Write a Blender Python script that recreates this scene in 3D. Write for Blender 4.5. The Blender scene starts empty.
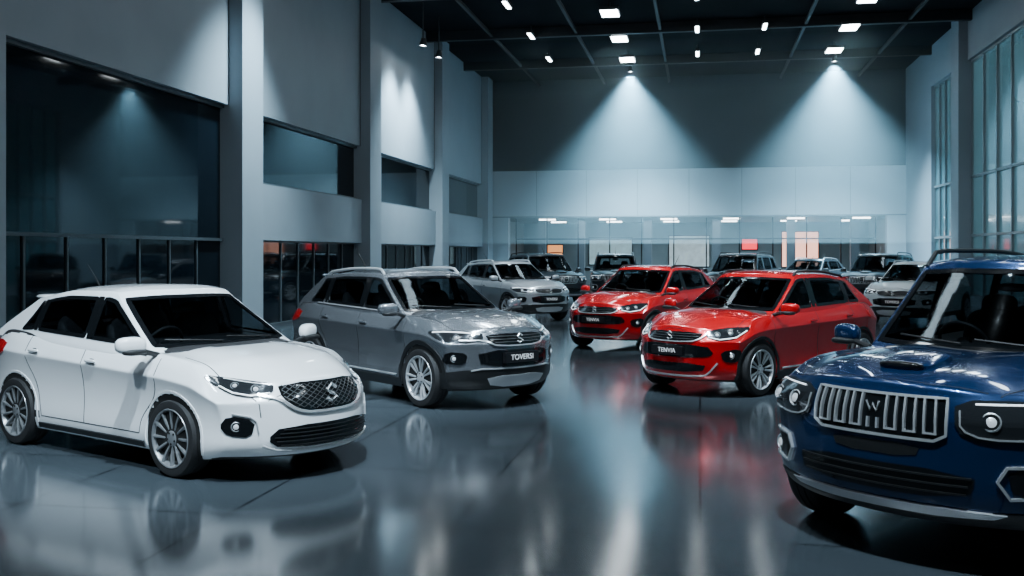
import bpy, bmesh, math, random
from mathutils import Vector, Matrix
from mathutils.bvhtree import BVHTree
random.seed(3)
scene=bpy.context.scene
COL=scene.collection

# ------------------------------------------------------------ materials
def nmat(name):
    m=bpy.data.materials.new(name); m.use_nodes=True
    nt=m.node_tree; b=nt.nodes.get('Principled BSDF')
    return m,nt,b
def mat(name,color,rough=.5,metal=0.,coat=0.,es=0.,ec=None,var=0.,vscale=30.,spec=.5):
    m,nt,b=nmat(name)
    b.inputs['Base Color'].default_value=(*color,1)
    b.inputs['Roughness'].default_value=rough
    b.inputs['Metallic'].default_value=metal
    b.inputs['Coat Weight'].default_value=coat
    b.inputs['Coat Roughness'].default_value=.03
    b.inputs['Specular IOR Level'].default_value=spec
    if es>0:
        b.inputs['Emission Color'].default_value=(*(ec or color),1)
        b.inputs['Emission Strength'].default_value=es
    if var>0:
        tc=nt.nodes.new('ShaderNodeTexCoord'); n=nt.nodes.new('ShaderNodeTexNoise')
        n.inputs['Scale'].default_value=vscale; n.inputs['Detail'].default_value=4
        r=nt.nodes.new('ShaderNodeValToRGB')
        r.color_ramp.elements[0].color=(*[c*(1-var) for c in color],1)
        r.color_ramp.elements[1].color=(*[min(1,c*(1+var)) for c in color],1)
        r.color_ramp.elements[0].position=.3; r.color_ramp.elements[1].position=.7
        nt.links.new(tc.outputs['Object'],n.inputs['Vector'])
        nt.links.new(n.outputs['Fac'],r.inputs['Fac'])
        nt.links.new(r.outputs['Color'],b.inputs['Base Color'])
    return m
def glassmat(name,tint,gl=.6,rough=.02,base=.02):
    m=bpy.data.materials.new(name); m.use_nodes=True; nt=m.node_tree; nt.nodes.clear()
    o=nt.nodes.new('ShaderNodeOutputMaterial'); mx=nt.nodes.new('ShaderNodeMixShader')
    t=nt.nodes.new('ShaderNodeBsdfTransparent'); g=nt.nodes.new('ShaderNodeBsdfGlossy')
    l=nt.nodes.new('ShaderNodeLayerWeight'); l.inputs['Blend'].default_value=.3
    mm=nt.nodes.new('ShaderNodeMath'); mm.operation='MULTIPLY_ADD'; mm.inputs[1].default_value=gl; mm.inputs[2].default_value=base
    t.inputs['Color'].default_value=(*tint,1); g.inputs['Roughness'].default_value=rough
    g.inputs['Color'].default_value=(.75,.9,1,1)
    nt.links.new(l.outputs['Fresnel'],mm.inputs[0]); nt.links.new(mm.outputs[0],mx.inputs['Fac'])
    nt.links.new(t.outputs[0],mx.inputs[1]); nt.links.new(g.outputs[0],mx.inputs[2]); nt.links.new(mx.outputs[0],o.inputs[0])
    return m
def paint(name,c,metal,rough=.3,var=.06):
    return mat(name,c,rough,metal,1.0,var=var,vscale=180.)
M=dict(
 white=paint('white_car_paint',(.86,.88,.90),0,.25,.01),
 grey=paint('grey_metallic_paint',(.25,.27,.295),.7,.25,.04),
 red=paint('red_car_paint',(.60,.002,.007),.35,.24),
 blue=paint('blue_car_paint',(.005,.032,.105),.55,.22),
 silver=paint('silver_car_paint',(.42,.44,.46),.6,.32),
 black=paint('dark_car_paint',(.018,.024,.030),.3,.3),
 white2=paint('pale_car_paint',(.62,.65,.67),0,.35),
 plast=mat('black_plastic',(.010,.011,.012),.45,var=.2),
 gloss=mat('gloss_black',(.005,.006,.007),.10,coat=.3),
 liner=mat('arch_liner',(.004,.004,.004),.9),
 chrome=mat('chrome',(.84,.86,.88),.20,.7),
 satin=mat('satin_silver',(.55,.57,.59),.35,.5),
 mesh=mat('grille_mesh_metal',(.11,.115,.12),.3,.6),
 rim=mat('alloy_silver',(.50,.52,.54),.32,.35,.5),
 rimd=mat('alloy_dark',(.14,.15,.16),.3,.8),
 rimw=mat('alloy_gunmetal',(.24,.25,.26),.3,.4,.5),
 tyre=mat('tyre_rubber',(.010,.010,.011),.75,var=.3,vscale=60),
 line=mat('shut_line',(.006,.006,.007),.8),
 lens=mat('lamp_lens',(.75,.82,.88),.05,.5,1.,es=.5,ec=(.8,.9,1)),
 drl=mat('lamp_drl',(.9,.95,1),.2,0,1.,es=1.3,ec=(.85,.93,1)),
 lampbody=mat('lamp_housing',(.035,.04,.045),.10,.6,1.),
 amber=mat('amber_lens',(.7,.2,.02),.15,0,1.),
 tail=mat('tail_lamp',(.35,.008,.01),.12,0,1.,es=.15),
 seat=mat('seat_fabric',(.035,.036,.04),.8,var=.3),
 dash=mat('dashboard_plastic',(.015,.015,.017),.6),
 plate=mat('number_plate_black',(.01,.01,.012),.3),
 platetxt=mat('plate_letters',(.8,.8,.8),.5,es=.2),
 glass=glassmat('car_glass',(.34,.38,.40),.10,.05,.012),
)
# ------------------------------------------------------------ mesh helpers
def link(o,parent=None):
    COL.objects.link(o)
    if parent is not None: o.parent=parent
    return o
def mesh_obj(name,verts,faces,m,parent=None,smooth=True,sharp=35):
    me=bpy.data.meshes.new(name); me.from_pydata([tuple(v) for v in verts],[],faces); me.update()
    if m is not None: me.materials.append(m)
    if smooth:
        me.polygons.foreach_set('use_smooth',[True]*len(me.polygons))
        try: me.set_sharp_from_angle(angle=math.radians(sharp))
        except Exception: pass
    o=bpy.data.objects.new(name,me); return link(o,parent)
def empty(name,loc=(0,0,0),rz=0):
    e=bpy.data.objects.new(name,None); e.location=loc; e.rotation_euler=(0,0,rz); e.empty_display_size=.3
    return link(e)
class Buf:
    def __init__(s): s.v=[]; s.f=[]
    def add(s,vs,fs):
        n=len(s.v); s.v+= [Vector(v) for v in vs]; s.f+=[[i+n for i in f] for f in fs]
    def box(s,x0,x1,y0,y1,z0,z1):
        s.add([(x0,y0,z0),(x1,y0,z0),(x1,y1,z0),(x0,y1,z0),(x0,y0,z1),(x1,y0,z1),(x1,y1,z1),(x0,y1,z1)],
              [(0,3,2,1),(4,5,6,7),(0,1,5,4),(1,2,6,5),(2,3,7,6),(3,0,4,7)])
def boxobj(name,b,m,parent=None):
    B=Buf()
    for q in b: B.box(*q)
    return mesh_obj(name,B.v,B.f,m,parent,smooth=False)
def interp(tab,x):
    if x<=tab[0][0]: return tab[0][1]
    for (a,va),(b,vb) in zip(tab,tab[1:]):
        if x<=b: return va+(vb-va)*(x-a)/(b-a)
    return tab[-1][1]
def box_cage(F,K,V,fn):
    vid={};verts=[];faces=[]
    nF,nK,nV=len(F)-1,len(K)-1,len(V)-1
    def g(i,k,j):
        if (i,k,j) not in vid:
            vid[(i,k,j)]=len(verts); verts.append(Vector(fn(F[i],K[k],V[j])))
        return vid[(i,k,j)]
    for i in range(nF):
        for k in range(nK):
            faces.append([g(i,k,0),g(i+1,k,0),g(i+1,k+1,0),g(i,k+1,0)])
            faces.append([g(i,k,nV),g(i,k+1,nV),g(i+1,k+1,nV),g(i+1,k,nV)])
        for j in range(nV):
            faces.append([g(i,0,j),g(i,0,j+1),g(i+1,0,j+1),g(i+1,0,j)])
            faces.append([g(i,nK,j),g(i+1,nK,j),g(i+1,nK,j+1),g(i,nK,j+1)])
    for k in range(nK):
        for j in range(nV):
            faces.append([g(0,k,j),g(0,k+1,j),g(0,k+1,j+1),g(0,k,j+1)])
            faces.append([g(nF,k,j),g(nF,k,j+1),g(nF,k+1,j+1),g(nF,k+1,j)])
    return verts,faces
def superell(c,r,e=.6,nu=20,nv=12,rot=None):
    vs=[];fs=[]
    def sp(a,e): return math.copysign(abs(a)**e,a)
    for i in range(nv+1):
        ph=-math.pi/2+math.pi*i/nv
        for j in range(nu):
            t=2*math.pi*j/nu
            p=Vector((r[0]*sp(math.cos(ph),e)*sp(math.cos(t),e), r[1]*sp(math.cos(ph),e)*sp(math.sin(t),e), r[2]*sp(math.sin(ph),e)))
            if rot: p=rot@p
            vs.append(p+Vector(c))
    for i in range(nv):
        for j in range(nu):
            a=i*nu+j;b=i*nu+(j+1)%nu
            fs.append([a,b,b+nu,a+nu])
    return vs,fs
def lathe(prof,n=40,axis='y'):
    vs=[];fs=[]
    for (r,h) in prof:
        for j in range(n):
            t=2*math.pi*j/n
            vs.append((r*math.cos(t),h,r*math.sin(t)))
    for i in range(len(prof)-1):
        for j in range(n):
            a=i*n+j;b=i*n+(j+1)%n
            fs.append([a,a+n,b+n,b])
    return vs,fs
def tube(pts,r,n=8,closed=False):
    vs=[];fs=[]; P=[Vector(p) for p in pts]; N=len(P)
    for i,p in enumerate(P):
        if closed: t=(P[(i+1)%N]-P[i-1])
        else: t=P[min(i+1,N-1)]-P[max(i-1,0)]
        t.normalize()
        up=Vector((0,0,1)) if abs(t.z)<.9 else Vector((1,0,0))
        a=t.cross(up).normalized(); b=a.cross(t)
        rr=r[i] if isinstance(r,(list,tuple)) else r
        for j in range(n):
            q=2*math.pi*j/n
            vs.append(p+a*math.cos(q)*rr+b*math.sin(q)*rr)
    rng=N if closed else N-1
    for i in range(rng):
        for j in range(n):
            a=i*n+j;b=i*n+(j+1)%n; c=((i+1)%N)*n
            fs.append([a,b,c+(j+1)%n,c+j])
    if not closed:
        fs.append(list(range(n))[::-1]); fs.append([(N-1)*n+j for j in range(n)])
    return vs,fs
def area2(p): return sum(p[i-1][0]*p[i][1]-p[i][0]*p[i-1][1] for i in range(len(p)))/2
def chaikin(p,n=2,closed=True):
    for _ in range(n):
        q=[]
        N=len(p)
        if not closed: q.append(p[0])
        for i in range(N if closed else N-1):
            a=p[i];b=p[(i+1)%N]
            q.append((a[0]*.78+b[0]*.22,a[1]*.78+b[1]*.22)); q.append((a[0]*.22+b[0]*.78,a[1]*.22+b[1]*.78))
        if not closed: q.append(p[-1])
        p=q
    return p
def inset(p,d,sa=1.):
    q=[(a*sa,b) for a,b in p]; s=1 if area2(q)>0 else -1; N=len(q); out=[]
    for i in range(N):
        a=Vector(q[i-1]);b=Vector(q[i]);c=Vector(q[(i+1)%N])
        e1=(b-a);e2=(c-b)
        if e1.length<1e-6 or e2.length<1e-6: out.append((b.x/sa,b.y)); continue
        e1.normalize();e2.normalize()
        n1=Vector((-e1.y,e1.x))*s;n2=Vector((-e2.y,e2.x))*s
        n=(n1+n2); 
        if n.length<1e-4: n=n1
        n.normalize(); k=1/max(.5,n.dot(n1)); r=b+n*d*k
        out.append((r.x/sa,r.y))
    return out
def inside(p,x,y):
    c=False;N=len(p)
    for i in range(N):
        x1,y1=p[i-1];x2,y2=p[i]
        if (y1>y)!=(y2>y) and x<(x2-x1)*(y-y1)/(y2-y1)+x1: c=not c
    return c
def clipx(p,xc,keep_less):
    out=[];N=len(p)
    ins=lambda q:(q[0]<=xc) if keep_less else (q[0]>=xc)
    for i in range(N):
        a=p[i-1];b=p[i]
        if ins(a)!=ins(b):
            t=(xc-a[0])/(b[0]-a[0]); out.append((xc,a[1]+t*(b[1]-a[1])))
        if ins(b): out.append(b)
    return out
class Proj:
    def __init__(s,bvh,kind,cx=0,sgn=1):
        s.b=bvh;s.k=kind;s.cx=cx;s.s=sgn; s.sa=math.radians(1) if kind in('F','R') else 1.
    def __call__(s,a,b):
        k=s.k
        if k=='F':
            t=math.radians(a);d=Vector((math.cos(t),math.sin(t),0));o=Vector((s.cx,0,b))+d*3;r=-d
        elif k=='R':
            t=math.radians(a);d=Vector((-math.cos(t),math.sin(t),0));o=Vector((s.cx,0,b))+d*3;r=-d
        elif k=='S': o=Vector((a,s.s*2.,b));r=Vector((0,-s.s,0))
        elif k=='T': o=Vector((a,b,3.));r=Vector((0,0,-1))
        elif k=='X': o=Vector((4.,a,b));r=Vector((-1,0,0))
        elif k=='Y': o=Vector((-4.,a,b));r=Vector((1,0,0))
        p,n,_,_=s.b.ray_cast(o,r)
        if p is None:
            p,n,_,_=s.b.find_nearest(o+r*(2 if k in('F','R') else 1.2 if k=='S' else 2))
        if n.dot(r)>0: n=-n
        return p,n
def fill(buf,pr,poly,off=.004,step=.03,skirt=.02):
    bm=bmesh.new(); sa=pr.sa
    vs=[bm.verts.new((a*sa,b,0)) for a,b in poly]
    f=bm.faces.new(vs); bmesh.ops.triangulate(bm,faces=[f],ngon_method='EAR_CLIP')
    for ax in (0,1):
        lo=min(v.co[ax] for v in bm.verts);hi=max(v.co[ax] for v in bm.verts)
        c=lo+step
        while c<hi:
            co=Vector((0,0,0));co[ax]=c;no=Vector((0,0,0));no[ax]=1
            bmesh.ops.bisect_plane(bm,geom=bm.verts[:]+bm.edges[:]+bm.faces[:],plane_co=co,plane_no=no,dist=1e-5)
            c+=step
    bm.verts.ensure_lookup_table(); bm.verts.index_update()
    V=[];Nn=[]
    for v in bm.verts:
        p,n=pr(v.co.x/sa,v.co.y); V.append(p+n*off);Nn.append(n)
    F=[[v.index for v in f.verts] for f in bm.faces]
    if F:
        s=0
        for f in F[:50]:
            a,b,c=V[f[0]],V[f[1]],V[f[2]]; s+=((b-a).cross(c-a)).dot(Nn[f[0]])
        if s<0: F=[f[::-1] for f in F]
    bd=[e for e in bm.edges if len(e.link_faces)==1]
    if skirt:
        m={}
        for e in bd:
            for v in e.verts:
                if v.index not in m:
                    m[v.index]=len(V); V.append(V[v.index]-Nn[v.index]*(off+skirt))
            a,b=e.verts[0].index,e.verts[1].index
            F.append([a,b,m[b],m[a]])
    bm.free(); buf.add(V,F)
def ribbon(buf,pr,pts,w,off=.004,closed=False,step=.03,skirt=.015):
    sa=pr.sa; P=[]
    N=len(pts)
    for i in range(N if closed else N-1):
        a=pts[i];b=pts[(i+1)%N]
        L=math.hypot((b[0]-a[0])*sa,b[1]-a[1]);n=max(1,int(L/step))
        for j in range(n): P.append((a[0]+(b[0]-a[0])*j/n,a[1]+(b[1]-a[1])*j/n))
    if not closed: P.append(pts[-1])
    Q=[pr(*q) for q in P]; n=len(Q)
    if n<2: return
    V=[];F=[]
    for i in range(n):
        p,nn=Q[i]
        t=(Q[(i+1)%n][0]-Q[i-1][0]) if closed else (Q[min(i+1,n-1)][0]-Q[max(i-1,0)][0])
        if t.length<1e-6: t=Vector((0,0,1))
        t.normalize(); s=nn.cross(t)
        if s.length<1e-4: s=Vector((0,1,0))
        s.normalize(); ww=w
        V+=[p-s*ww/2-nn*skirt,p-s*ww/2*.8+nn*off,p+s*ww/2*.8+nn*off,p+s*ww/2-nn*skirt]
    for i in range(n if closed else n-1):
        a=i*4;b=((i+1)%n)*4
        for k in range(3): F.append([a+k,b+k,b+k+1,a+k+1])
    buf.add(V,F)
def hatchfill(buf,pr,poly,slope,gap,w,off,dz=.004):
    sa=pr.sa; q=[(a*sa,b) for a,b in poly]
    xs=[p[0] for p in q];ys=[p[1] for p in q]; cx=(min(xs)+max(xs))/2;cy=(min(ys)+max(ys))/2
    R=max(max(xs)-min(xs),max(ys)-min(ys))
    d=Vector((math.cos(slope),math.sin(slope)));n=Vector((-d.y,d.x))
    k=-int(R/gap)
    while k<=int(R/gap):
        c=Vector((cx,cy))+n*gap*k; seg=[]
        t=-R
        while t<=R:
            p=c+d*t
            if inside(q,p.x,p.y): seg.append((p.x/sa,p.y))
            else:
                if len(seg)>1: ribbon(buf,pr,[seg[0],seg[-1]],w,off,step=.04)
                seg=[]
            t+=.008
        if len(seg)>1: ribbon(buf,pr,[seg[0],seg[-1]],w,off,step=.04)
        k+=1
def oriented(vs,p,n):
    q=n.to_track_quat('Z','Y').to_matrix()
    return [q@Vector(v)+p for v in vs]
def lathez(prof,n=24):
    vs,fs=lathe(prof,n); return [(v[0],v[2],v[1]) for v in vs],[f[::-1] for f in fs]
# ------------------------------------------------------------ wheels
WH={}
def wheel_mesh(r,w,style):
    key=(r,w,style)
    if key in WH: return WH[key]
    T=Buf();R=Buf();D=Buf();C=Buf()
    h=w/2
    T.add(*lathe([(r*.68,-h),(r*.72,-h-.002),(r*.84,-h-.012),(r*.94,-h-.004),(r*.985,-h+.02),(r*.999,-h+.045),(r*.99,-.02),(r*.975,-.016),(r*.975,-.008),(r,-.005),(r,.03),(r*.985,.034),(r*.985,.04),(r,.044),(r*.999,h-.045),(r*.985,h-.02),(r*.94,h+.002),(r*.84,h+.008),(r*.74,h+.002),(r*.72,h-.01)],56))
    R.add(*lathe([(r*.755,h+.002),(r*.745,h+.009),(r*.715,h+.006),(r*.70,h-.006),(r*.67,h-.03),(r*.64,-h+.03)],56))
    D.add(*lathe([(r*.66,-h+.04),(.02,-h+.04)],40))
    C.add(*lathe([(r*.45,h-.11),(r*.45,h-.09),(r*.12,h-.09)],36))
    def spoke(ang,w0,w1,r0=r*.1,r1=r*.72,y0=h-.026,y1=h+.001,th=.03,B=R):
        c,s=math.cos(ang),math.sin(ang)
        vs=[]
        for (rr,ww,yy) in ((r0,w0,y0),(r0*.5+r1*.5,(w0+w1)/2*.85,y0*.3+y1*.7+.002),(r1,w1,y1)):
            for (o,dy) in ((-ww/2,-th),(-ww/2,0.-.004),(-ww/4,0),(ww/4,0),(ww/2,-.004),(ww/2,-th)):
                vs.append((rr*c-o*s,yy+dy,rr*s+o*c))
        fs=[]
        for k in range(2):
            for j in range(6):
                a=k*6+j;b=k*6+(j+1)%6
                fs.append([a,b,b+6,a+6])
        B.add(vs,fs)
    if style=='multi':
        for k in range(12):
            spoke(k*math.tau/12,.018,.027)
    elif style=='double':
        for k in range(7):
            for d in(-.15,.15): spoke(k*math.tau/7+d,.020,.032)
    else:
        for k in range(6):
            spoke(k*math.tau/6,.05,.075)
            spoke(k*math.tau/6+.5,.02,.02)
    R.add(*lathe([(r*.21,h-.05),(r*.21,h-.020),(r*.17,h-.010),(r*.09,h-.008),(0.001,h-.006)],28))
    for k in range(5):
        a=k*math.tau/5+.3
        vs,fs=superell((r*.145*math.cos(a),h-.009,r*.145*math.sin(a)),(.009,.006,.009),.8,8,6); D.add(vs,fs)
    me=bpy.data.meshes.new('wheel')
    V=[];F=[];MI=[]
    for i,B in enumerate((T,R,D,C)):
        n=len(V);V+=[tuple(v) for v in B.v];F+=[[q+n for q in f] for f in B.f];MI+=[i]*len(B.f)
    me.from_pydata(V,[],F)
    for m in (M['tyre'],M['rimw'] if style=='multi' else M['rim'],M['liner'],M['rimd']): me.materials.append(m)
    me.polygons.foreach_set('material_index',MI); me.polygons.foreach_set('use_smooth',[True]*len(F)); me.update()
    try: me.set_sharp_from_angle(angle=math.radians(35))
    except Exception: pass
    WH[key]=me; return me
# ------------------------------------------------------------ car builder
def text_mesh(txt,size):
    cu=bpy.data.curves.new('t','FONT');cu.body=txt;cu.size=size;cu.align_x='CENTER';cu.align_y='CENTER';cu.extrude=.002
    o=bpy.data.objects.new('t',cu);COL.objects.link(o)
    dg=bpy.context.evaluated_depsgraph_get(); me=bpy.data.meshes.new_from_object(o.evaluated_get(dg))
    vs=[v.co.copy() for v in me.vertices];fs=[list(p.vertices) for p in me.polygons]
    bpy.data.objects.remove(o); bpy.data.meshes.remove(me)
    return vs,fs
def smoothstep(a,b,x):
    t=max(0,min(1,(x-a)/(b-a))); return t*t*(3-2*t)
def poly_min(p): return min(q[0] for q in p)
def build_car(name,P,loc,rz):
    E=empty(name,(loc[0],loc[1],0),rz)
    wb=P['wb'];hx=wb/2;xf=hx+P['fo'];xr=-hx-P['ro'];W=P['W'];H=P['H'];r=P['r'];clr=P['clr']
    hf,hc,bf,br=P['hood_f'],P['hood_c'],P['belt_f'],P['belt_r']
    cw,rfx,rrx,tx=P['cowl'],P['roof_f'],P['roof_r'],P['tail']
    paintm=M[P['paint']]
    zt=[(xr,br-.14),(xr+.12,br-.03),(xr+.35,br),(-.2,(br*.45+bf*.55)),(cw-.25,bf),(cw,hc-.005),((cw+xf)/2+.1,hf+(hc-hf)*.66),(xf-.22,hf+(hc-hf)*.24),(xf,hf-.02)]
    zb=[(xr,clr+.12),(xr+.35,clr+.02),(-hx,clr),(hx,clr),(xf-.3,clr),(xf,clr+.03)]
    Wt=[(xr,W*.93),(xr+.4,W*.99),(-hx,W),(-hx+.6,W*.98),(hx-.6,W*.98),(hx,W),(xf-.35,W*.985),(xf,W*.93)]
    side=P.get('side',[(0,.91),(.10,.968),(.22,.962),(.40,.940),(.60,.958),(.74,.985),(.785,1.0),(.81,.988),(.93,.935),(1,.88)])
    fp=P['fprof']; rp=[(0,.05),(.3,0),(.6,.02),(1,.08)]
    pf,prr=P['planf'],.22
    crown=P.get('crown',.05)
    def body(f,k,v):
        x0=xr+(xf-xr)*f
        wf=max(0,(f-.72)/.28)**1.3; wr=max(0,(.25-f)/.25)**1.3
        av=abs(v)
        x=x0+wf*(interp(fp,k)-pf*av**2.4)+wr*(interp(rp,k)+prr*av**2.4)
        y=v*interp(Wt,x0)*interp(side,k)
        z=interp(zb,x0)+(interp(zt,x0)-interp(zb,x0))*k
        if k>.99:
            hood=x0>cw-.3
            z+=crown*(1-min(1,av/.8)**2)*(1 if hood else .3)
            if hood and x0<xf-.05: z+=P.get('bulge',.014)*(1 if .4<av<.7 else 0)
        return (x,y,z)
    F=[0,.02,.06,.12,.2,.28,.36,.45,.54,.62,.70,.77,.83,.88,.925,.965,.99,1]
    K=[0,.04,.16,.34,.5,.64,.75,.785,.81,.92,.975,1]
    V=[-1,-.95,-.80,-.62,-.42,-.15,.15,.42,.62,.80,.95,1]
    vs,fs=box_cage(F,K,V,body)
    bo=mesh_obj('body',vs,fs,paintm,E)
    md=bo.modifiers.new('s','SUBSURF');md.levels=2;md.render_levels=2
    cut=[]
    Ra=r+P.get('gap',.05)
    for sx in(-1,1):
        for sy in(-1,1):
            lv,lf=lathe([(.001,-.22),(Ra,-.22),(Ra,.3),(.001,.3)],64)
            lv=[(a+sx*hx,(b if sy>0 else -b)+sy*(W-.02),c+r) for a,b,c in lv]
            if sy<0: lf=[q[::-1] for q in lf]
            co=mesh_obj('cut',lv,lf,None,None,False)
            bm=bmesh.new();bm.from_mesh(co.data);bmesh.ops.remove_doubles(bm,verts=bm.verts,dist=.0011);bmesh.ops.recalc_face_normals(bm,faces=bm.faces);bm.to_mesh(co.data);bm.free()
            m2=bo.modifiers.new('b','BOOLEAN');m2.operation='DIFFERENCE';m2.solver='EXACT';m2.object=co; cut.append(co)
    for m in bo.modifiers:
        if m.type=='BOOLEAN': m.show_viewport=False
    dg=bpy.context.evaluated_depsgraph_get(); dg.update()
    mu=bpy.data.meshes.new_from_object(bo.evaluated_get(dg))
    bv=[v.co.copy() for v in mu.vertices];bfc=[list(p.vertices) for p in mu.polygons]
    for m in bo.modifiers: m.show_viewport=True
    dg=bpy.context.evaluated_depsgraph_get(); dg.update()
    me=bpy.data.meshes.new_from_object(bo.evaluated_get(dg))
    bo.modifiers.clear(); bo.data=me
    for c in cut: bpy.data.objects.remove(c)
    sink=.09
    zbt=[(tx,br-sink),(-.2,(br*.45+bf*.55)-sink),(cw-.25,bf-sink),(cw,hc-sink-.01)]
    dr=P.get('roofdrop',.075)
    rz_=[(tx,H-dr-.065),(rrx,H-dr),(rrx*.55+rfx*.45,H-.012),(rfx*.85+rrx*.15,H-.005),(rfx,H-.045),(cw,H-.06)]
    gW=P['gW'];tum=P['tumble']
    xfk=lambda k: cw+.06+(rfx-cw-.06)*(k**.93)
    xrk=lambda k: tx+(rrx-tx)*(k**1.5)
    def gh(f,k,v):
        av=abs(v)
        x=xrk(k)+(xfk(k)-xrk(k))*f
        x+= -max(0,(f-.7)/.3)**1.4*.16*av**2.2 + max(0,(.2-f)/.2)**1.4*.10*av**2.2
        taper=1-.05*smoothstep(.4,0,f)-.03*smoothstep(.7,1,f)
        y=v*gW*taper*(1+(tum-1)*k**1.15)
        b=interp(zbt,x);t=interp(rz_,x)
        z=b+(t-b)*k
        if k>.99: z+=.035*(1-min(1,av)**2)-.012*(av>.95)
        return (x,y,z)
    Fg=[0,.025,.08,.16,.25,.34,.43,.52,.61,.70,.79,.88,.95,.985,1]
    Kg=[0,.25,.5,.72,.88,.96,1]
    Vg=[-1,-.96,-.75,-.5,-.25,0,.25,.5,.75,.96,1]
    gv,gf=box_cage(Fg,Kg,Vg,gh)
    go=mesh_obj('roof_and_pillars',gv,gf,paintm,E)
    md=go.modifiers.new('s','SUBSURF');md.levels=3;md.render_levels=3
    dg=bpy.context.evaluated_depsgraph_get(); dg.update()
    gm=bpy.data.meshes.new_from_object(go.evaluated_get(dg)); go.modifiers.clear(); go.data=gm
    gvv=[v.co.copy() for v in gm.vertices];gff=[list(p.vertices) for p in gm.polygons]
    bvG=BVHTree.FromPolygons(gvv,gff); bvB=BVHTree.FromPolygons(bv,bfc)
    n=len(bv); bvA=BVHTree.FromPolygons(bv+gvv,bfc+[[i+n for i in f] for f in gff])
    PF=Proj(bvB,'F',xf-1.);PR=Proj(bvB,'R',xr+1.);PT=Proj(bvA,'T');PX=Proj(bvG,'X');PY=Proj(bvG,'Y')
    PSB={s:Proj(bvB,'S',0,s) for s in(-1,1)};PSG={s:Proj(bvG,'S',0,s) for s in(-1,1)}
    B={}
    def buf(k,m): 
        if (k,m) not in B: B[(k,m)]=Buf()
        return B[(k,m)]
    nfr=10
    kl=(sink+.03)/(H-.05-bf+sink);kh=P.get('kh',.885)
    poly=[]
    for i in range(nfr+1):
        k=kl+(kh-kl)*i/nfr; p=gh(1,k,1); poly.append((p[0]-P.get('apil',.015)-.03*k,interp(zbt,p[0])+(interp(rz_,p[0])-interp(zbt,p[0]))*k))
    x1=poly[-1][0]; xe=gh(0,kh,1)[0]+P['cpil_t']
    for i in range(1,12):
        x=x1+(xe-x1)*i/12; poly.append((x,interp(zbt,x)+(interp(rz_,x)-interp(zbt,x))*kh))
    xb_=gh(0,kl,1)[0]+P['cpil_b']
    for i in range(7):
        t=i/6; k=kh+(kl+.03-kh)*t; x=xe+(xb_-xe)*t**1.3; poly.append((x,interp(zbt,x)+(interp(rz_,x)-interp(zbt,x))*k))
    xs=poly[-1][0];x0=poly[0][0]
    for i in range(1,10):
        x=xs+(x0-xs)*i/10; poly.append((x,interp(zbt,x)+sink+.03))
    xB,xC=P['xb'],P['xc']
    panes=[clipx(poly,xB+.035,False),clipx(clipx(poly,xB-.035,True),xC+.025,False)]
    q=clipx(poly,xC-.03,True)
    if len(q)>3 and abs(area2(q))>.015: panes.append(q)
    panes=[chaikin(p,1) for p in panes if len(p)>2]
    def wspoly(f,klo,khi,vw):
        L=[];n=8
        for i in range(n+1):
            k=klo+(khi-klo)*i/n;p=gh(f,k,vw);L.append((p[1],p[2]))
        R=[(-y,z) for y,z in L[::-1]]
        return chaikin(L+R,1)
    klf=(hc+.02-(hc-sink))/(H-.05-hc+sink)
    ws=wspoly(1,klf,.945,.955); rw=wspoly(0,.32,.90,.86)
    dead=set()
    for fi,f in enumerate(gff):
        nn=gm.polygons[fi].normal; pts=[gvv[i] for i in f]
        if nn.x>.25 and abs(nn.y)<.75 and all(inside(ws,p.y,p.z) for p in pts): dead.add(fi)
        elif nn.x<-.3 and abs(nn.y)<.7 and all(inside(rw,p.y,p.z) for p in pts): dead.add(fi)
        elif abs(nn.y)>.6 and any(all(inside(pn,p.x,p.z) for p in pts) for pn in panes): dead.add(fi)
        elif pts[0].z<interp(zbt,pts[0].x)+.02: dead.add(fi)
    bm=bmesh.new();bm.from_mesh(gm);bm.faces.ensure_lookup_table()
    bmesh.ops.delete(bm,geom=[bm.faces[i] for i in dead],context='FACES');bm.to_mesh(gm);bm.free()
    gm.polygons.foreach_set('use_smooth',[True]*len(gm.polygons))
    gl=buf('window_glass','glass');tr=buf('window_trim','gloss')
    for s in(-1,1):
        for pn in panes:
            fill(gl,PSG[s],inset(pn,.012),.003,.05,0)
            ribbon(tr,PSG[s],inset(pn,.016),.045,.005,True,.03,.004)
        for xp,wd in((xB,.08),(xC,.06)):
            lo=interp(zbt,xp)+sink+.03;hi=interp(zbt,xp)+(interp(rz_,xp)-interp(zbt,xp))*kh
            if lo<hi and xp>poly_min(poly): ribbon(tr,PSG[s],[(xp,lo),(xp,hi)],wd,.006,False,.04,.004)
    fill(gl,PX,inset(ws,.012),.003,.06,0);ribbon(tr,PX,inset(ws,.020),.055,.005,True,.04,.004)
    fill(gl,PY,inset(rw,.012),.003,.06,0);ribbon(tr,PY,inset(rw,.022),.055,.005,True,.04,.004)
    if P.get('chrome_belt'):
        for s in(-1,1):
            bl=[(x,z-.012) for x,z in poly[-9:]]
            ribbon(buf('chrome_trim','chrome'),PSG[s],bl,.018,.012)
    for m_ in (M['liner'],M['dash']): me.materials.append(m_)
    for p in me.polygons:
        c=p.center; p.use_smooth=True
        for sx in(-1,1):
            if math.hypot(c.x-sx*hx,c.z-r)<Ra-.003 or (math.hypot(c.x-sx*hx,c.z-r)<Ra+.004 and abs(c.y)<W-.03 and abs(p.normal.y)<.3 and c.z>clr+.02 and p.normal.dot(Vector((c.x-sx*hx,0,c.z-r)).normalized())<-.5): p.material_index=1
        if p.normal.z<-.7 and c.z<clr+.1: p.material_index=1
        if p.normal.z>.5 and tx+.1<c.x<cw-.02-.25*(c.y/gW)**2 and abs(c.y)<gW-.03: p.material_index=2
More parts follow.
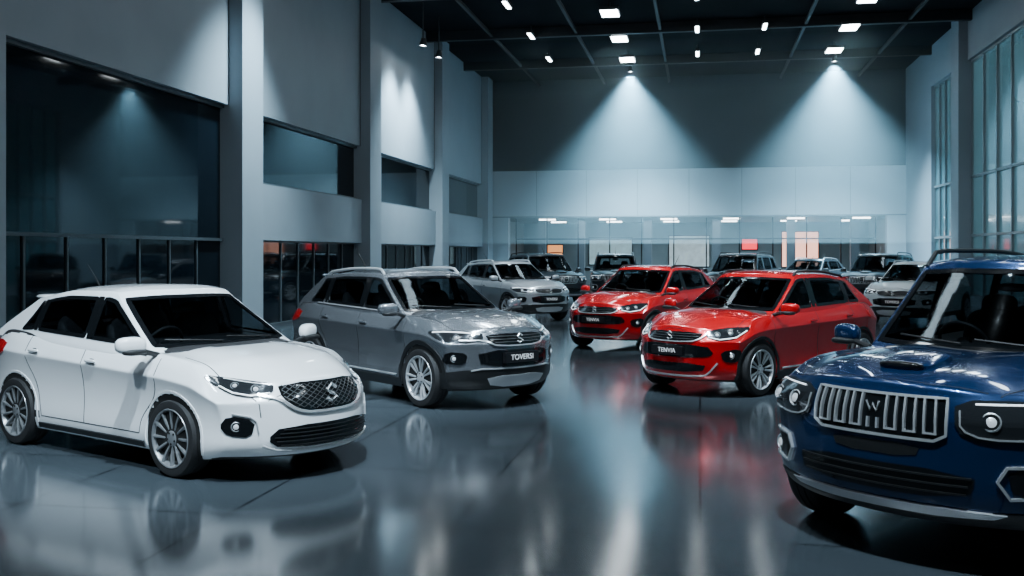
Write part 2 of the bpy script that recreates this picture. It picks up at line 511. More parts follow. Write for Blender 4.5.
    try: me.set_sharp_from_angle(angle=math.radians(38))
    except Exception: pass
    for s in(-1,1):
        for sx in(-1,1):
            w=P['arch'] ; arc=[]
            zlo=clr+.03
            for i in range(41):
                a=math.pi*(-.15+1.30*i/40); R_=Ra+w/2-.006
                x=sx*hx+R_*math.cos(a);z=r+R_*math.sin(a)
                if z>zlo: arc.append((x,z))
            ribbon(buf('wheel_arch_trim','plast' if P['clad'] else P['paint']),PSB[s],arc,w,.012 if P['clad'] else .006,False,.03,.03)
        z0=clr+.0
        sp=[(-hx+Ra+.02,z0+.055),(hx-Ra-.02,z0+.055)]
        ribbon(buf('sill_trim','plast'),PSB[s],sp,.14 if P['clad'] else .06,.012,False,.05,.03)
        if P['clad']:
            ribbon(buf('chrome_trim','satin'),PSB[s],[(-hx+Ra+.1,z0+.15),(hx-Ra-.1,z0+.14)],.02,.014)
        L=buf('shut_lines','line'); lw=.009;zs=clr+.14
        bz=lambda x: interp(zt,x)-.03
        xa=cw-.12
        ribbon(L,PSB[s],chaikin([(xa,bz(xa)),(xa-.0,.65),(hx-Ra-.06,.45),(hx-Ra-.09,zs)],2,False),lw,.0015,skirt=.001)
        ribbon(L,PSB[s],[(xB,bz(xB)+.01),(xB,zs)],lw,.0015,skirt=.001)
        ribbon(L,PSB[s],chaikin([(xC,bz(xC)+.01),(xC-.02,.82),(-hx+Ra+.0,r+.28),(-hx+Ra+.07,zs)],2,False),lw,.0015,skirt=.001)
        ribbon(L,PSB[s],[(hx-Ra-.09,zs),(-hx+Ra+.07,zs)],lw,.0015,skirt=.001)
        for xo,b2 in((xB+.16,0),(xC+.14,0)):
            zz=bz(xo)-.12
            p,nn=PSB[s](xo,zz)
            vs_,fs_=superell(p+nn*.022,(.085,.012,.016),.7,16,8);buf('door_handles',P['paint']).add(vs_,fs_)
            vs_,fs_=superell(p+nn*.002,(.05,.006,.03),.9,16,8);buf('handle_cups','line').add(vs_,fs_)
        ribbon(L,PT,chaikin([(cw+.08,s*W*.80),(xf-.5,s*W*.79),(xf-.24,s*W*.66)],2,False),lw,.0015,skirt=.001)
        mx,mz=cw-.24,bf+.08
        Mb=buf('mirrors',P['paint'])
        vs_,fs_=superell((mx,s*(W+.10),mz),(.065,.115,.07),.72,20,12)
        vs_=[v+Vector((-.25*abs(v.y-s*(W)),0,0)) for v in vs_]
        Mb.add(vs_,fs_)
        vs_,fs_=superell((mx+.02,s*(W+.095),mz-.055),(.055,.10,.025),.7,16,8);buf('mirror_bases','plast').add(vs_,fs_)
        buf('mirror_bases','plast').add(*tube([(mx+.03,s*(W-.12),mz-.09),(mx+.02,s*(W+.02),mz-.05)],.022))
        for sx in(-1,1):
            wo=bpy.data.objects.new('wheel',wheel_mesh(r,P['tw'],P['wheel']));link(wo,E)
            wo.location=(sx*hx,s*(W-.025-P['tw']/2),r); wo.rotation_euler=(0,random.random()*1.,0) if s>0 else (0,random.random(),math.pi)
    ribbon(buf('shut_lines','line'),PT,[(xf-.22,-W*.6),(xf-.13,-W*.3),(xf-.12,0),(xf-.13,W*.3),(xf-.22,W*.6)],.007,.0012,skirt=.001)
    for y0,y1 in((-.10,-.58),(.48,-.02)):
        pts=[]
        for i in range(9):
            t=i/8;y=y0+(y1-y0)*t;z=hc+.05+.03*t
            p,nn=PX(y,z);pts.append(p+nn*.02)
        buf('wipers','plast').add(*tube(pts,.008,6))
    for item in P['front']:
        kind=item[0]
        if kind=='fill':
            _,part,mm,pl,off,mir,rn=item
            for sg in((1,-1) if mir else (1,)):
                q=chaikin([(a*sg,b) for a,b in pl],rn) if rn else [(a*sg,b) for a,b in pl]
                fill(buf(part,mm),PF,q,off)
        elif kind=='rib':
            _,part,mm,pl,w,off,closed,mir,rn=item
            for sg in((1,-1) if mir else (1,)):
                q=[(a*sg,b) for a,b in pl]
                if rn:q=chaikin(q,rn,closed)
                ribbon(buf(part,mm),PF,q,w,off,closed)
        elif kind=='hatch':
            _,part,mm,pl,sl,gap,w,off,mir=item
            for sg in((1,-1) if mir else (1,)):
                hatchfill(buf(part,mm),PF,[(a*sg,b) for a,b in pl],sl,gap,w,off)
        elif kind=='lamp':
            _,a,b,rad,mir,tilt=item
            for sg in((1,-1) if mir else (1,)):
                p,nn=PF(a*sg,b); nn=(nn*(1-tilt)+Vector((1,0,0))*tilt).normalized()
                v1,f1=lathez([(rad*1.15,-.03),(rad*1.15,.010),(rad*1.02,.014),(rad*.9,.002)],24);buf('lamp_rings','chrome').add(oriented(v1,p,nn),f1)
                v1,f1=lathez([(rad*.92,.002),(rad*.62,.008)],24);buf('lamp_bowls','lampbody').add(oriented(v1,p,nn),f1)
                v1,f1=lathez([(rad*.64,.002),(rad*.6,.012),(rad*.35,.020),(.001,.022)],24);buf('lamp_lenses','lens').add(oriented(v1,p,nn),f1)
        elif kind=='badge':
            _,a,b,rad,st=item
            p,nn=PF(a,b); nn=Vector((nn.x,0,nn.z*.5)).normalized(); p=p+nn*.022
            if st=='s':
                pts=[(.62,.55),(0,.95),(-.72,.45),(-.3,.15),(.3,-.15),(.72,-.45),(0,-.95),(-.62,-.55)]
            elif st=='w':
                pts=[(-1.1,.75),(-.55,-.8),(0,.35),(.55,-.8),(1.1,.75)]
            P3=[Vector((p.x+.004,p.y+u*rad,p.z+v*rad)) for u,v in pts]
            buf('badge','chrome').add(*tube(P3,rad*.2,6))
        elif kind=='plate':
            _,b,w,h,txt=item
            p,nn=PF(0,b); x=p.x+.03
            bb=Buf();bb.box(x-.05,x,-w/2,w/2,b-h/2,b+h/2);buf('number_plate','plate').add(bb.v,bb.f)
            tv,tf=text_mesh(txt,h*.75)
            buf('plate_text','platetxt').add([Vector((x+.002+v.z,v.x,b+v.y)) for v in tv],tf)
    for sg in(1,-1):
        fill(buf('tail_lamps','tail'),PR,chaikin([(sg*a,b) for a,b in [(34,br-.12),(66,br-.10),(64,br-.24),(34,br-.30)]],1),.008)
    fill(buf('rear_plate','plate'),PR,[(-14,br-.34),(14,br-.34),(14,br-.46),(-14,br-.46)],.01)
    fill(buf('rear_bumper_trim','plast'),PR,[(-44,clr+.30),(44,clr+.30),(44,clr+.12),(-44,clr+.12)],.01)
    sb=buf('seats','seat')
    tilt=Matrix.Rotation(-.25,3,'Y')
    for xx,hh in((cw-1.15,0),(xB-.75,0)):
        for yy in(-.36,.36):
            sb.add(*superell((xx,yy,bf+.0),(.08,.23,.26),.55,20,12,tilt))
            sb.add(*superell((xx-.09,yy,bf+.28),(.05,.13,.085),.6,16,10,tilt))
    buf('dashboard','dash').add(*superell((cw-.38,0,bf-.03),(.30,gW-.12,.075),.45,24,10))
    st=[];c=Vector((cw-.68,-.36,bf+.02))
    rt=Matrix.Rotation(math.radians(-62),3,'Y')
    for i in range(28):
        a=math.tau*i/28; st.append(c+rt@Vector((.18*math.cos(a),.18*math.sin(a),0)))
    buf('steering_wheel','dash').add(*tube(st,.014,8,True))
    buf('steering_wheel','dash').add(*superell(c,(.03,.06,.05),.8,12,8)); buf('steering_wheel','dash').add(*tube([c+Vector((0,-.17,0)),c+Vector((0,.17,0))],.014,6))
    buf('inner_mirror','dash').add(*superell((rfx-.02,0,H-.20),(.02,.11,.03),.7,12,8))
    if P.get('rails'):
        for s in(-1,1):
            pts=[]
            yb=gW*tum*.94
            for i in range(17):
                t=i/16;x=rfx-.12+(rrx+.15-rfx+.12)*t
                p,_=PT(x,s*yb*(1-.03*math.sin(t*3)))
                lift=P.get('lift',.045)*min(1,math.sin(math.pi*t)*5)
                pts.append(p+Vector((0,0,lift)))
            buf('roof_rails',P['rails']).add(*tube(pts,.018,8))
    if P.get('ant'):
        p,_=PT(P['ant'],0)
        buf('antenna','plast').add(*tube([p,p+Vector((-.10,0,.12)),p+Vector((-.25,0,.26))],[.012,.006,.003],6))
        buf('antenna','plast').add(*superell(p,(.05,.02,.015),.9,12,6))
    p,_=PT(rrx+.05,0)
    buf('roof_spoiler',P['paint']).add(*superell((rrx-.02,0,p.z-.035),(.17,gW*tum*.88,.025),.5,28,8))
    ex=P.get('extra')
    if ex: ex(P,buf,PT,PF,PSB,xf,W)
    for (k,mm),b in B.items():
        if b.v: mesh_obj(k,b.v,b.f,M[mm],E,True,40)
    E['paint']=P['paint']
    return E
def clone_car(src,name,loc,rz,paintkey):
    E=empty(name,(loc[0],loc[1],0),rz)
    for c in list(src.children):
        o=bpy.data.objects.new(c.name.split('.')[0],c.data);link(o,E);o.location=c.location;o.rotation_euler=c.rotation_euler
        for i,sl in enumerate(o.material_slots):
            if sl.material==M[src['paint']]:
                sl.link='OBJECT';sl.material=M[paintkey]
    return E
# ------------------------------------------------------------ styles
RD=math.radians(1)
gW_=[(-28,.770),(28,.770),(26.5,.66),(19,.575),(12,.55),(-12,.55),(-19,.575),(-26.5,.66)]
hatch=dict(paint='white',wb=2.40,fo=1.02,ro=.78,W=.855,H=1.48,r=.315,clr=.17,hood_f=.775,hood_c=.97,belt_f=.97,belt_r=1.08,
  cowl=1.12,roof_f=.24,roof_r=-1.28,tail=-1.86,gW=.795,tumble=.75,planf=.44,roofdrop=.11,crown=.04,fprof=[(0,-.08),(.18,0),(.5,-.01),(.75,-.04),(.95,-.10),(1,-.13)],
  xb=-.08,xc=-.98,cpil_t=.20,cpil_b=.44,arch=.025,clad=False,tw=.20,wheel='multi',ant=-1.1,
  front=[
   ('fill','grille','gloss',gW_,.006,False,1),
   ('hatch','grille_mesh','mesh',inset(gW_,.015,RD),.5,.034,.005,.012,False),
   ('hatch','grille_mesh','mesh',inset(gW_,.015,RD),-.5,.034,.005,.012,False),
   ('rib','chrome_trim','chrome',[(-38,.69),(-28,.655),(-20,.565),(-12,.538),(12,.538),(20,.565),(28,.655),(38,.69)],.024,.020,False,False,1),
   ('badge',0,.665,.072,'s'),
   ('fill','headlamps','lampbody',[(29.5,.765),(30.5,.70),(40,.665),(50,.69),(60,.75),(69,.84),(58,.82),(42,.79)],.008,True,1),
   ('rib','lamp_drl','drl',[(32,.70),(41,.683),(50,.705),(58,.75)],.012,.014,False,True,0),
   ('rib','chrome_trim','chrome',[(31,.758),(42,.775),(57,.81)],.012,.013,False,True,0),
   ('lamp',39,.730,.034,True,.3),('lamp',50,.755,.030,True,.2),
   ('fill','intake','gloss',[(-27,.45),(27,.45),(34,.35),(28,.275),(-28,.275),(-34,.35)],.006,False,1),
   ('hatch','intake_mesh','plast',[(-26,.43),(26,.43),(31,.35),(27,.29),(-27,.29),(-31,.35)],0,.03,.008,.014,False),
   ('rib','bumper_lip','satin',[(-36,.30),(-28,.255),(0,.25),(28,.255),(36,.30)],.02,.016,False,False,1),
   ('fill','fog_pods','gloss',[(39,.50),(52,.54),(56,.46),(52,.385),(41,.37)],.008,True,1),
   ('rib','chrome_trim','satin',[(37.5,.40),(39,.52),(50,.555)],.012,.012,False,True,1),
   ('lamp',48,.455,.034,True,.25),
  ])
gG=[(-26,.87),(26,.87),(24,.79),(17,.745),(-17,.745),(-24,.79)]
suv=dict(paint='grey',wb=2.56,fo=.82,ro=.86,W=.89,H=1.565,r=.345,clr=.20,hood_f=.92,hood_c=1.06,belt_f=1.05,belt_r=1.13,
  cowl=1.08,roof_f=.26,roof_r=-1.42,tail=-1.96,gW=.81,tumble=.77,planf=.36,fprof=[(0,-.10),(.2,0),(.55,0),(.8,-.02),(.95,-.07),(1,-.10)],
  xb=-.10,xc=-1.02,cpil_t=.16,cpil_b=.34,arch=.06,clad=True,tw=.21,wheel='double',rails='satin',ant=-1.2,chrome_belt=True,
  front=[
   ('fill','grille','gloss',gG,.006,False,1),
   ('hatch','grille_mesh','mesh',inset(gG,.012,RD),0,.032,.008,.012,False),
   ('rib','chrome_trim','chrome',[(-44,.80),(-27,.80),(-18,.735),(18,.735),(27,.80),(44,.80)],.02,.016,False,False,1),
   ('badge',0,.81,.055,'s'),
   ('fill','headlamps','lampbody',[(27.5,.88),(28,.80),(42,.765),(58,.80),(70,.90),(56,.91),(40,.90)],.008,True,1),
   ('rib','lamp_drl','drl',[(30,.865),(42,.885),(56,.892),(64,.885)],.018,.014,False,True,0),
   ('lamp',36,.825,.034,True,.3),('lamp',46,.83,.034,True,.2),
   ('fill','intake','gloss',[(-32,.69),(32,.69),(29,.50),(-29,.50)],.006,False,1),
   ('plate',.60,.50,.12,'TOVERSI'),
   ('fill','skid_plate','satin',[(-26,.40),(26,.40),(22,.27),(-22,.27)],.014,False,1),
   ('fill','bumper_cladding','plast',[(-62,.42),(-40,.47),(40,.47),(62,.42),(62,.25),(-62,.25)],.008,False,0),
   ('fill','fog_pods','gloss',[(38,.66),(52,.68),(56,.55),(40,.52)],.010,True,1),
   ('lamp',47,.60,.036,True,.3),
   ('rib','chrome_trim','satin',[(-36,.46),(-29,.48),(29,.48),(36,.46)],.016,.016,False,False,0),
  ])
gR=[(-27,.81),(27,.81),(25,.735),(18,.70),(-18,.70),(-25,.735)]
cross=dict(paint='red',wb=2.52,fo=.82,ro=.74,W=.87,H=1.53,r=.335,clr=.18,hood_f=.85,hood_c=1.02,belt_f=1.01,belt_r=1.10,
  cowl=1.08,roof_f=.24,roof_r=-1.32,tail=-1.88,gW=.79,tumble=.77,planf=.40,roofdrop=.10,fprof=[(0,-.08),(.18,0),(.5,0),(.78,-.03),(.95,-.09),(1,-.12)],
  xb=-.10,xc=-1.0,cpil_t=.16,cpil_b=.36,arch=.045,clad=True,tw=.21,wheel='double',rails='plast',ant=-1.1,lift=.03,
  front=[
   ('fill','grille','gloss',gR,.006,False,1),
   ('hatch','grille_mesh','mesh',inset(gR,.012,RD),0,.03,.006,.012,False),
   ('rib','chrome_trim','chrome',[(-30,.785),(-25,.725),(-18,.69),(18,.69),(25,.725),(30,.785)],.018,.016,False,False,1),
   ('badge',0,.755,.055,'s'),
   ('fill','headlamps','lampbody',[(28.5,.82),(29.5,.75),(40,.705),(52,.735),(68,.875),(54,.87),(40,.85)],.008,True,1),
   ('rib','lamp_drl','drl',[(31,.75),(40,.722),(52,.748),(62,.83)],.014,.014,False,True,0),
   ('lamp',38,.78,.036,True,.3),('lamp',48,.80,.034,True,.2),
   ('fill','intake','gloss',[(-30,.66),(30,.66),(36,.54),(26,.50),(-26,.50),(-36,.54)],.006,False,1),
   ('plate',.575,.48,.11,'TENVIA'),
   ('fill','intake','gloss',[(-30,.43),(30,.43),(27,.32),(-27,.32)],.006,False,1),
   ('rib','chrome_trim','satin',[(-38,.44),(-31,.30),(-26,.27),(26,.27),(31,.30),(38,.44)],.022,.016,False,False,1),
   ('fill','fog_pods','gloss',[(40,.58),(54,.62),(57,.52),(50,.44),(42,.46)],.010,True,1),
   ('lamp',48,.53,.034,True,.3),
  ])
gB=[(-24,.985),(24,.985),(23.5,.79),(20,.755),(-20,.755),(-23.5,.79)]
front_b=[
   ('fill','grille','gloss',gB,.006,False,0),
   ('rib','chrome_trim','chrome',gB,.020,.018,True,False,0)]
for i in range(7):
    c=-18.9+i*6.3
    if i==3: continue
    for d in(-1.7,1.7):
        front_b.append(('rib','grille_slots','chrome',[(c+d,.975),(c+d,.79)],.015,.026,False,False,0))
    front_b.append(('rib','grille_slots','chrome',[(c-2.1,.795),(c+2.1,.795)],.013,.024,False,False,0))
for d in(-1.7,1.7):
    front_b.append(('rib','grille_slots','chrome',[(d,.85),(d,.79)],.015,.026,False,False,0))
front_b+=[
   ('badge',0,.915,.036,'w'),
   ('fill','headlamps','lampbody',[(26,.985),(26,.82),(33,.77),(50,.78),(60,.84),(64,.95),(50,.99)],.010,True,1),
   ('rib','chrome_trim','chrome',[(27.5,.93),(27.5,.83),(34,.785),(50,.795),(59,.85)],.012,.016,False,True,1),
   ('rib','lamp_drl','drl',[(32,.965),(50,.97),(59,.94)],.012,.016,False,True,0),
   ('lamp',36,.88,.046,True,.4),('lamp',49,.885,.042,True,.3),
   ('rib','amber_lens','amber',[(57,.90),(61,.90)],.04,.014,False,True,0),
   ('fill','intake','gloss',[(-32,.60),(32,.60),(30,.44),(-30,.44)],.006,False,1),
   ('hatch','intake_mesh','plast',[(-31,.59),(31,.59),(29,.45),(-29,.45)],0,.045,.012,.016,False),
   ('fill','bumper_bar','plast',[(-16,.72),(16,.72),(14,.65),(-14,.65)],.004,False,1),
   ('fill','fog_pods','gloss',[(40,.63),(54,.65),(56,.51),(42,.47)],.010,True,1),
   ('rib','chrome_trim','chrome',[(55,.66),(40,.64),(37.5,.56),(41,.47),(57,.50)],.018,.02,False,True,0),
   ('lamp',48,.56,.042,True,.35),
   ('fill','bumper_cladding','plast',[(-66,.40),(-34,.38),(34,.38),(66,.40),(66,.29),(-66,.29)],.008,False,0),
   ('fill','skid_plate','satin',[(-42,.39),(42,.39),(36,.34),(-36,.34)],.016,False,1)]
def scoop(P,buf,PT,PF,PSB,xf,W):
    p,n=PT(xf-.42,0)
    R=Matrix.Rotation(math.radians(10),3,'Y')
    buf('hood_scoop',P['paint']).add(*superell(p+Vector((-.08,0,.014)),(.19,.18,.044),.6,28,10,R))
    buf('hood_scoop_slot','gloss').add(*superell(p+Vector((.095,0,.006)),(.03,.14,.024),.6,24,8,R))
bsuv=dict(paint='blue',wb=2.72,fo=.84,ro=.90,W=.95,H=1.76,r=.365,clr=.26,hood_f=1.04,hood_c=1.13,belt_f=1.12,belt_r=1.20,
  cowl=1.02,roof_f=.40,roof_r=-1.85,tail=-2.16,gW=.87,tumble=.82,planf=.30,fprof=[(0,-.10),(.2,0),(.6,0),(.85,-.02),(.95,-.05),(1,-.07)],
  xb=-.12,xc=-1.05,cpil_t=.2,cpil_b=.26,arch=.07,clad=True,tw=.23,wheel='six',rails='plast',lift=.07,ant=.05,bulge=.028,crown=.04,front=front_b,extra=scoop)

white_car=build_car('hatchback_car',hatch,(-4.90,8.62),math.radians(-25.2))
grey_car=build_car('crossover_suv',suv,(-3.67,12.72),math.radians(-38.9))
red_car=build_car('crossover_car',cross,(.85,14.43),math.radians(-127.2))
blue_car=build_car('large_suv',bsuv,(2.38,7.78),math.radians(-129.5))
clone_car(red_car,'crossover_car',(-1.02,20.2),math.radians(-116),'red')
bg=[(grey_car,'crossover_suv',(-5.2,27.3),-48,'silver'),
    (blue_car,'large_suv',(-5.6,36.0),-60,'black'),
    (blue_car,'large_suv',(-3.2,38.5),-85,'black'),
    (blue_car,'large_suv',(1.4,36.5),-110,'black'),
    (grey_car,'crossover_suv',(4.4,42.),-120,'black'),
    (grey_car,'crossover_suv',(5.6,27.6),-118,'white2'),
    (blue_car,'large_suv',(6.3,37.5),-115,'black'),
    (white_car,'hatchback_car',(1.9,44.),-80,'black')]
for s,n,l,a,p in bg: clone_car(s,n,l,math.radians(a),p)

# ------------------------------------------------------------ room
XL,XR,YB,YF,ZC=-10.,9.,47.,-9.,10.
m,nt,b=nmat('polished_tile_floor')
tc=nt.nodes.new('ShaderNodeTexCoord');br=nt.nodes.new('ShaderNodeTexBrick')
br.offset=0;br.inputs['Scale'].default_value=1.;br.inputs['Brick Width'].default_value=1.6;br.inputs['Row Height'].default_value=1.6
br.inputs['Mortar Size'].default_value=.010;br.inputs['Color1'].default_value=(.046,.059,.069,1);br.inputs['Color2'].default_value=(.053,.067,.078,1);br.inputs['Mortar'].default_value=(.008,.010,.013,1)
nt.links.new(tc.outputs['Object'],br.inputs['Vector']);nt.links.new(br.outputs['Color'],b.inputs['Base Color'])
no=nt.nodes.new('ShaderNodeTexNoise');no.inputs['Scale'].default_value=.8;no.inputs['Detail'].default_value=5
mr=nt.nodes.new('ShaderNodeMapRange');mr.inputs['To Min'].default_value=.10;mr.inputs['To Max'].default_value=.17
nt.links.new(tc.outputs['Object'],no.inputs['Vector']);nt.links.new(no.outputs['Fac'],mr.inputs['Value']);nt.links.new(mr.outputs[0],b.inputs['Roughness'])
b.inputs['Specular IOR Level'].default_value=.85
floorm=m
wallm=mat('painted_wall',(.215,.26,.295),.6,var=.06,vscale=.7)
bandm=mat('white_fascia',(.32,.39,.43),.5,var=.05,vscale=.6)
darkwall=mat('dark_wall',(.008,.018,.027),.6,var=.2,vscale=.5)
ceilm=mat('dark_ceiling',(.003,.004,.006),.9,var=.2,vscale=1,spec=.1)
beamm=mat('beam_steel',(.009,.012,.015),.6)
frame=mat('window_frame_dark',(.02,.024,.028),.4,.5)
framel=mat('window_frame_pale',(.20,.24,.26),.4,.3)
dglass=mat('dark_window_glass',(.003,.006,.009),.04,0,0,var=.3,vscale=.4,spec=.25)
tglass=mat('teal_frosted_glass_glow',(.07,.16,.19),.12,0,.5,es=.17,ec=(.20,.50,.62),var=.35,vscale=.35)  # emission in the panes stands in for light from outside
boxobj('floor',[(XL-.4,XR+.4,YF-.4,57.4,-.2,0)],floorm)
boxobj('ceiling',[(XL-.4,XR+.4,YF-.4,YB+.4,ZC,ZC+.2)],ceilm)
bm_=[]
for y in range(-6,47,6): bm_.append((XL,XR,y-.1,y+.1,ZC-.35,ZC-.001))
for x in (-7.5,-4.4,-1.4,3.6,7): bm_.append((x-.05,x+.05,YF,YB,ZC-.28,ZC-.18))
boxobj('trim_1',bm_,beamm)
cols=[3.6,12.1,20.6,29.1,37.6,46.0]
W_=[(XL-.4,XL,YF,YB,5.0,ZC)]
for c in cols: W_.append((XL-.4,XL+.32,c-.52,c+.52,0,ZC))
for c0,c1 in zip(cols[2:],cols[3:]): W_.append((XL-.4,XL+.05,c0+.5,c1-.5,2.1,3.4))
W_.append((XL-.4,XL,YF,cols[0],0,5))
boxobj('wall_left',W_,wallm)
G=[];T=[]
for c0,c1 in zip(cols,cols[1:]):
    G.append((XL-.25,XL-.2,c0+.5,c1-.5,0,5))
    n=7
    for i in range(1,n):
        y=c0+.5+(c1-c0-1)*i/n
        T.append((XL-.2,XL-.17,y-.025,y+.025,0,2.1))
    T.append((XL-.2,XL-.12,c0+.5,c1-.5,2.06,2.12)); T.append((XL-.2,XL-.1,c0+.5,c1-.5,4.93,5.0)); T.append((XL-.2,XL-.1,c0+.5,c1-.5,0,.1))
    if c0>20: T.append((XL-.2,XL-.1,c0+.5,c1-.5,3.4,3.46))
boxobj('window_1',G,dglass);boxobj('trim_2',T,mat('mullion_grey',(.06,.075,.085),.4,.4))
S=[]
for y in [x+.52 for x in cols]+[x-.52 for x in cols]:S.append((XL-.01,XL+.012,y-.012,y+.012,5.0,ZC))
boxobj('trim_3',S,frame)
RW=[(XR,XR+.4,YF,YB,8.4,ZC),(XR,XR+.4,42,YB,0,8.4),(XR,XR+.4,YF,YB,0,.35)]
rc=[2.9,11.5,20,28.5,37.0]
for c in rc: RW.append((XR-.3,XR+.4,c-.5,c+.5,0,ZC))
RW.append((XR,XR+.4,YF,2.9,0,8.4))
boxobj('wall_right',RW,wallm)
G=[];T=[]
for c0,c1 in zip(rc,rc[1:]+[42]):
    y0,y1=c0+.5,(c1-.5 if c1<42 else 42)
    G.append((XR+.18,XR+.2,y0,y1,.35,8.4))
    n=5
    for i in range(n+1):
        y=y0+(y1-y0)*i/n;T.append((XR+.1,XR+.2,y-.04,y+.04,.35,8.4))
    for z in(.35,2.4,4.4,8.35):T.append((XR+.1,XR+.2,y0,y1,z-.04,z+.04))
boxobj('window_2',G,tglass);boxobj('trim_4',T,framel)
boxobj('wall_back',[(XL,XR,YB,YB+.4,5.7,ZC)],darkwall)
boxobj('trim_5',[(XL,XR,YB-.12,YB+.4,3.5,5.7),(XL,-9.0,YB-.1,YB+.4,0,3.5),(8.2,XR,YB-.1,YB+.4,0,3.5)],bandm)
S=[]
for i in range(1,8):
    x=XL+(XR-XL)*i/8;S.append((x-.012,x+.012,YB-.13,YB-.1,3.5,5.7))
S.append((XL,XR,YB-.14,YB-.1,3.48,3.54))
boxobj('trim_6',S,mat('seam_grey',(.12,.15,.17),.6))
boxobj('wall_front',[(XL-.4,XR+.4,YF-.4,YF,0,ZC)],darkwall)
rec=mat('recess_wall',(.22,.28,.30),.6,var=.15,vscale=.6)
boxobj('wall_recess_back',[(XL-.4,XR+.4,57,57.4,0,3.6)],rec)
boxobj('wall_recess_left',[(XL-.4,XL,YB+.4,57,0,3.6)],rec)
boxobj('wall_recess_right',[(XR,XR+.4,YB+.4,57,0,3.6)],rec)
boxobj('ceiling_recess',[(XL-.4,XR+.4,YB+.4,57.4,3.5,3.7)],rec)
boxobj('column',[(x-.2,x+.2,50.8,51.2,0,3.5) for x in(-8,-6,-2.6,.8,4.4,7.4)],wallm)
T=[]
for i in range(12):
    x=XL+1+i*1.55;T.append((x-.03,x+.03,49,49.06,0,3.5))
T.append((XL+1,XR-1,49,49.06,2.45,2.52));boxobj('trim_7',T,frame)
def framed(name,x,y,z,w,h,m):
    e=empty(name,(x,y,z))
    boxobj('panel',[(-w/2,w/2,-.04,0,-h/2,h/2)],m,e);boxobj('frame',[(-w/2-.05,w/2+.05,0,.05,-h/2-.05,h/2+.05)],frame,e)
framed('illuminated_poster',5.4,56.9,2.0,1.9,1.9,mat('poster_orange',(.8,.35,.25),.5,es=2.2,ec=(1,.5,.38),var=.4,vscale=2))
framed('red_sign',2.7,56.9,2.3,.8,.6,mat('sign_red',(.8,.03,.05),.5,es=2.5))
framed('orange_sign',-8.2,56.9,1.9,.9,.7,mat('sign_orange',(.8,.3,.1),.5,es=1.5))
framed('display_screen',-5.,56.9,1.9,2.4,1.5,mat('screen_teal',(.25,.38,.42),.4,es=.9,var=.3,vscale=2))
framed('display_screen',-.6,56.9,1.9,2.2,1.7,mat('screen_pale',(.45,.55,.58),.4,es=.6,var=.3,vscale=2))
rl=mat('recess_light',(1,1,1),.5,es=10,ec=(.8,.93,1))
boxobj('recessed_light_panel',[(x-.4,x+.4,y-.12,y+.12,3.43,3.495) for x in(-7.5,-4.5,-1.5,1.5,4.5,7.5) for y in(49.5,53.5)],rl)
LC=(.68,.86,1)
def area(name,loc,sx,sy,E,col=LC,rot=(0,0,0),parent=None,spread=math.pi):
    l=bpy.data.lights.new(name,'AREA');l.shape='RECTANGLE';l.size=sx;l.size_y=sy;l.energy=E;l.color=col;l.spread=spread
    o=bpy.data.objects.new(name,l);o.location=loc;o.rotation_euler=rot;return link(o,parent)
def spot(name,loc,target,E,ang,blend=.5,col=LC,rad=.12,parent=None):
    l=bpy.data.lights.new(name,'SPOT');l.energy=E;l.spot_size=math.radians(ang);l.spot_blend=blend;l.color=col;l.shadow_soft_size=rad
    o=bpy.data.objects.new(name,l);o.location=loc;d=Vector(target)-Vector(loc);o.rotation_euler=d.to_track_quat('-Z','Y').to_euler();return link(o,parent)
area('recess_lamp',(-.5,52,3.4),12,5,420,col=(.65,.87,1))
lp=mat('light_panel',(1,1,1),.5,es=26,ec=(.85,.95,1))
hous=mat('light_housing',(.03,.034,.038),.5)
def panel(x,y,w=.38,l=.7):
    e=empty('ceiling_light',(x,y,ZC-.36))
    boxobj('diffuser',[(-w,w,-l,l,-.03,0)],lp,e);boxobj('housing',[(-w-.04,w+.04,-l-.04,l+.04,0,.1),(-.02,.02,-.02,.02,.1,.36)],hous,e)
    return e
ys=[4.,8,12.,16,20.3,24.5,28.6,32.7,36.7,40.7]
for x in(-2.9,5.1):
    for y in ys: panel(x,y+(0 if x<0 else -.4),.28,.45)
for x in(-6.,-.1,2.2):
    for y in(35.6,40.0,31,22,13): panel(x,y,.06,.45)
for x,y in((-2.9,6),(-2.9,18),(-2.9,30),(5.,6),(5.,18),(5.,30)):
    spot('panel_lamp',(x,y,ZC-.5),(x,y,0),1250,130,1.,rad=.3)
def fixture(x,y,z,tgt,E,ang,blend=.6,r=.12,col=LC):
    e=empty('spotlight',(x,y,z))
    d=(Vector(tgt)-Vector((x,y,z)))
    v,f=lathez([(.001,.22),(.08,.22),(.13,-.02),(.12,-.03),(.11,.0)],20)
    q=(-d).to_track_quat('Z','Y').to_matrix()
    mesh_obj('can',[q@Vector(a) for a in v],f,hous,e)
    v,f=lathez([(.11,-.0),(.001,.0)],20); mesh_obj('lens',[q@Vector(a) for a in v],f,lp2,e)
    mesh_obj('stem',*tube([(0,0,.15),(0,0,max(.2,ZC-z))],.02,6),hous,e)
    spot('spot_lamp',d.normalized()*.08,d,E,ang,blend,parent=e,rad=r,col=col)
    return e
lp2=mat('spot_lens',(1,1,1),.5,es=200,ec=(.88,.96,1))
cb=(.46,.79,1)
for x,y in((-2.9,42.6),(5.3,41.8)): fixture(x,y,9.5,(x,y+.3,0),34000,96,1.,col=cb)
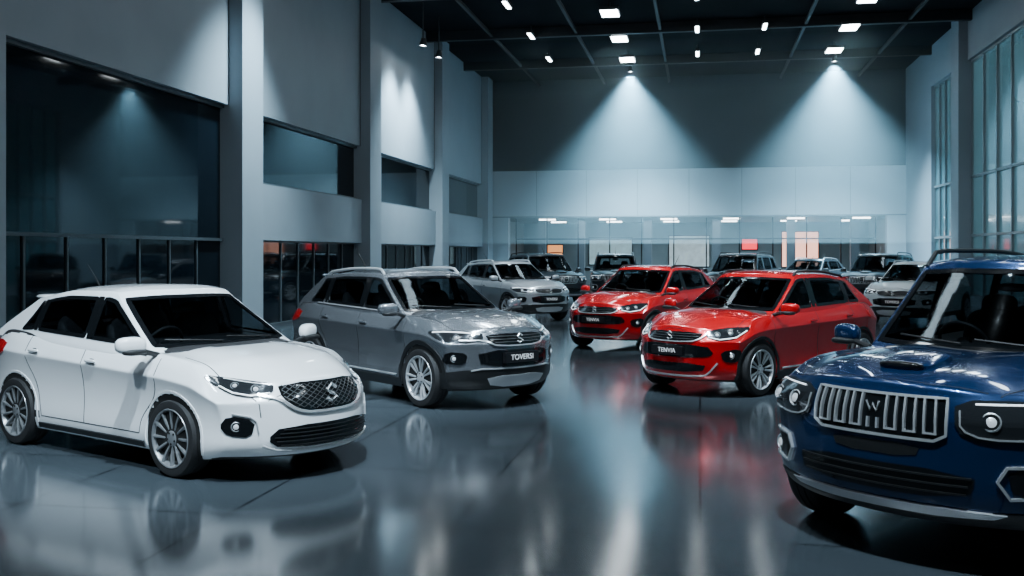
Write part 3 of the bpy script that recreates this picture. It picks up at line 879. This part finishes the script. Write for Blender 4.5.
fixture(-8.0,20.4,9.0,(-9.4,20.4,0),8500,80,1.,r=.3,col=(.62,.86,1))
for y in(31.6,33.6): fixture(-8.9,y,8.6,(-9.8,y,0),5500,100,1.,r=.25,col=(.62,.86,1))
fixture(-1.5,3.5,9.2,(-4.2,8.4,.5),8200,34,.9)
fixture(-5.2,1.0,9.2,(-5.2,8.2,.6),4800,30,1.)  # added fill spot, out of view, brightens the white car's near side
fixture(-7.6,7.5,9.2,(-4.3,12.6,.8),4200,30,1.)  # added fill spot, out of view, lifts the grey car's flat side
fixture(-1.2,8.5,9.2,(-3.0,12.4,.5),8500,32,.9)  # added key light on the grey car, fixture out of view
fixture(-.5,10,9.2,(.6,14.2,.5),8000,34,.9)  # added key light on the front red car, out of view
fixture(.2,3.,9.2,(2.1,7.4,.5),5200,36,.9)  # added key light on the blue car, out of view
fixture(-1.2,16,9.2,(-1.,20.3,.5),7000,34,.9)  # added key light on the second red car, out of view
fixture(-3.5,23,9.2,(-5,27.,.5),5500,34,.9)  # added key light on the silver car behind, out of view
# haze hanging in the air at the far end of the hall
m=bpy.data.materials.new('haze');m.use_nodes=True;nt=m.node_tree;nt.nodes.clear()
o=nt.nodes.new('ShaderNodeOutputMaterial');v=nt.nodes.new('ShaderNodeVolumeScatter')
v.inputs['Color'].default_value=(.60,.88,1,1);v.inputs['Density'].default_value=.024;v.inputs['Anisotropy'].default_value=.1
nt.links.new(v.outputs[0],o.inputs['Volume'])
boxobj('haze_cloud',[(XL+.4,XR-.4,35.2,46.7,2.2,9.3)],m)
w=bpy.data.worlds.new('World');scene.world=w;w.use_nodes=True
bgN=w.node_tree.nodes['Background'];bgN.inputs[0].default_value=(.30,.52,.60,1);bgN.inputs[1].default_value=.1
# camera
cam=bpy.data.cameras.new('Camera');cam.lens=36*1000/1024;cam.sensor_width=36;cam.shift_y=-35/1024
co=bpy.data.objects.new('Camera',cam);co.location=(0,0,1.8);co.rotation_euler=(math.pi/2,0,math.radians(10.65));link(co)
scene.camera=co
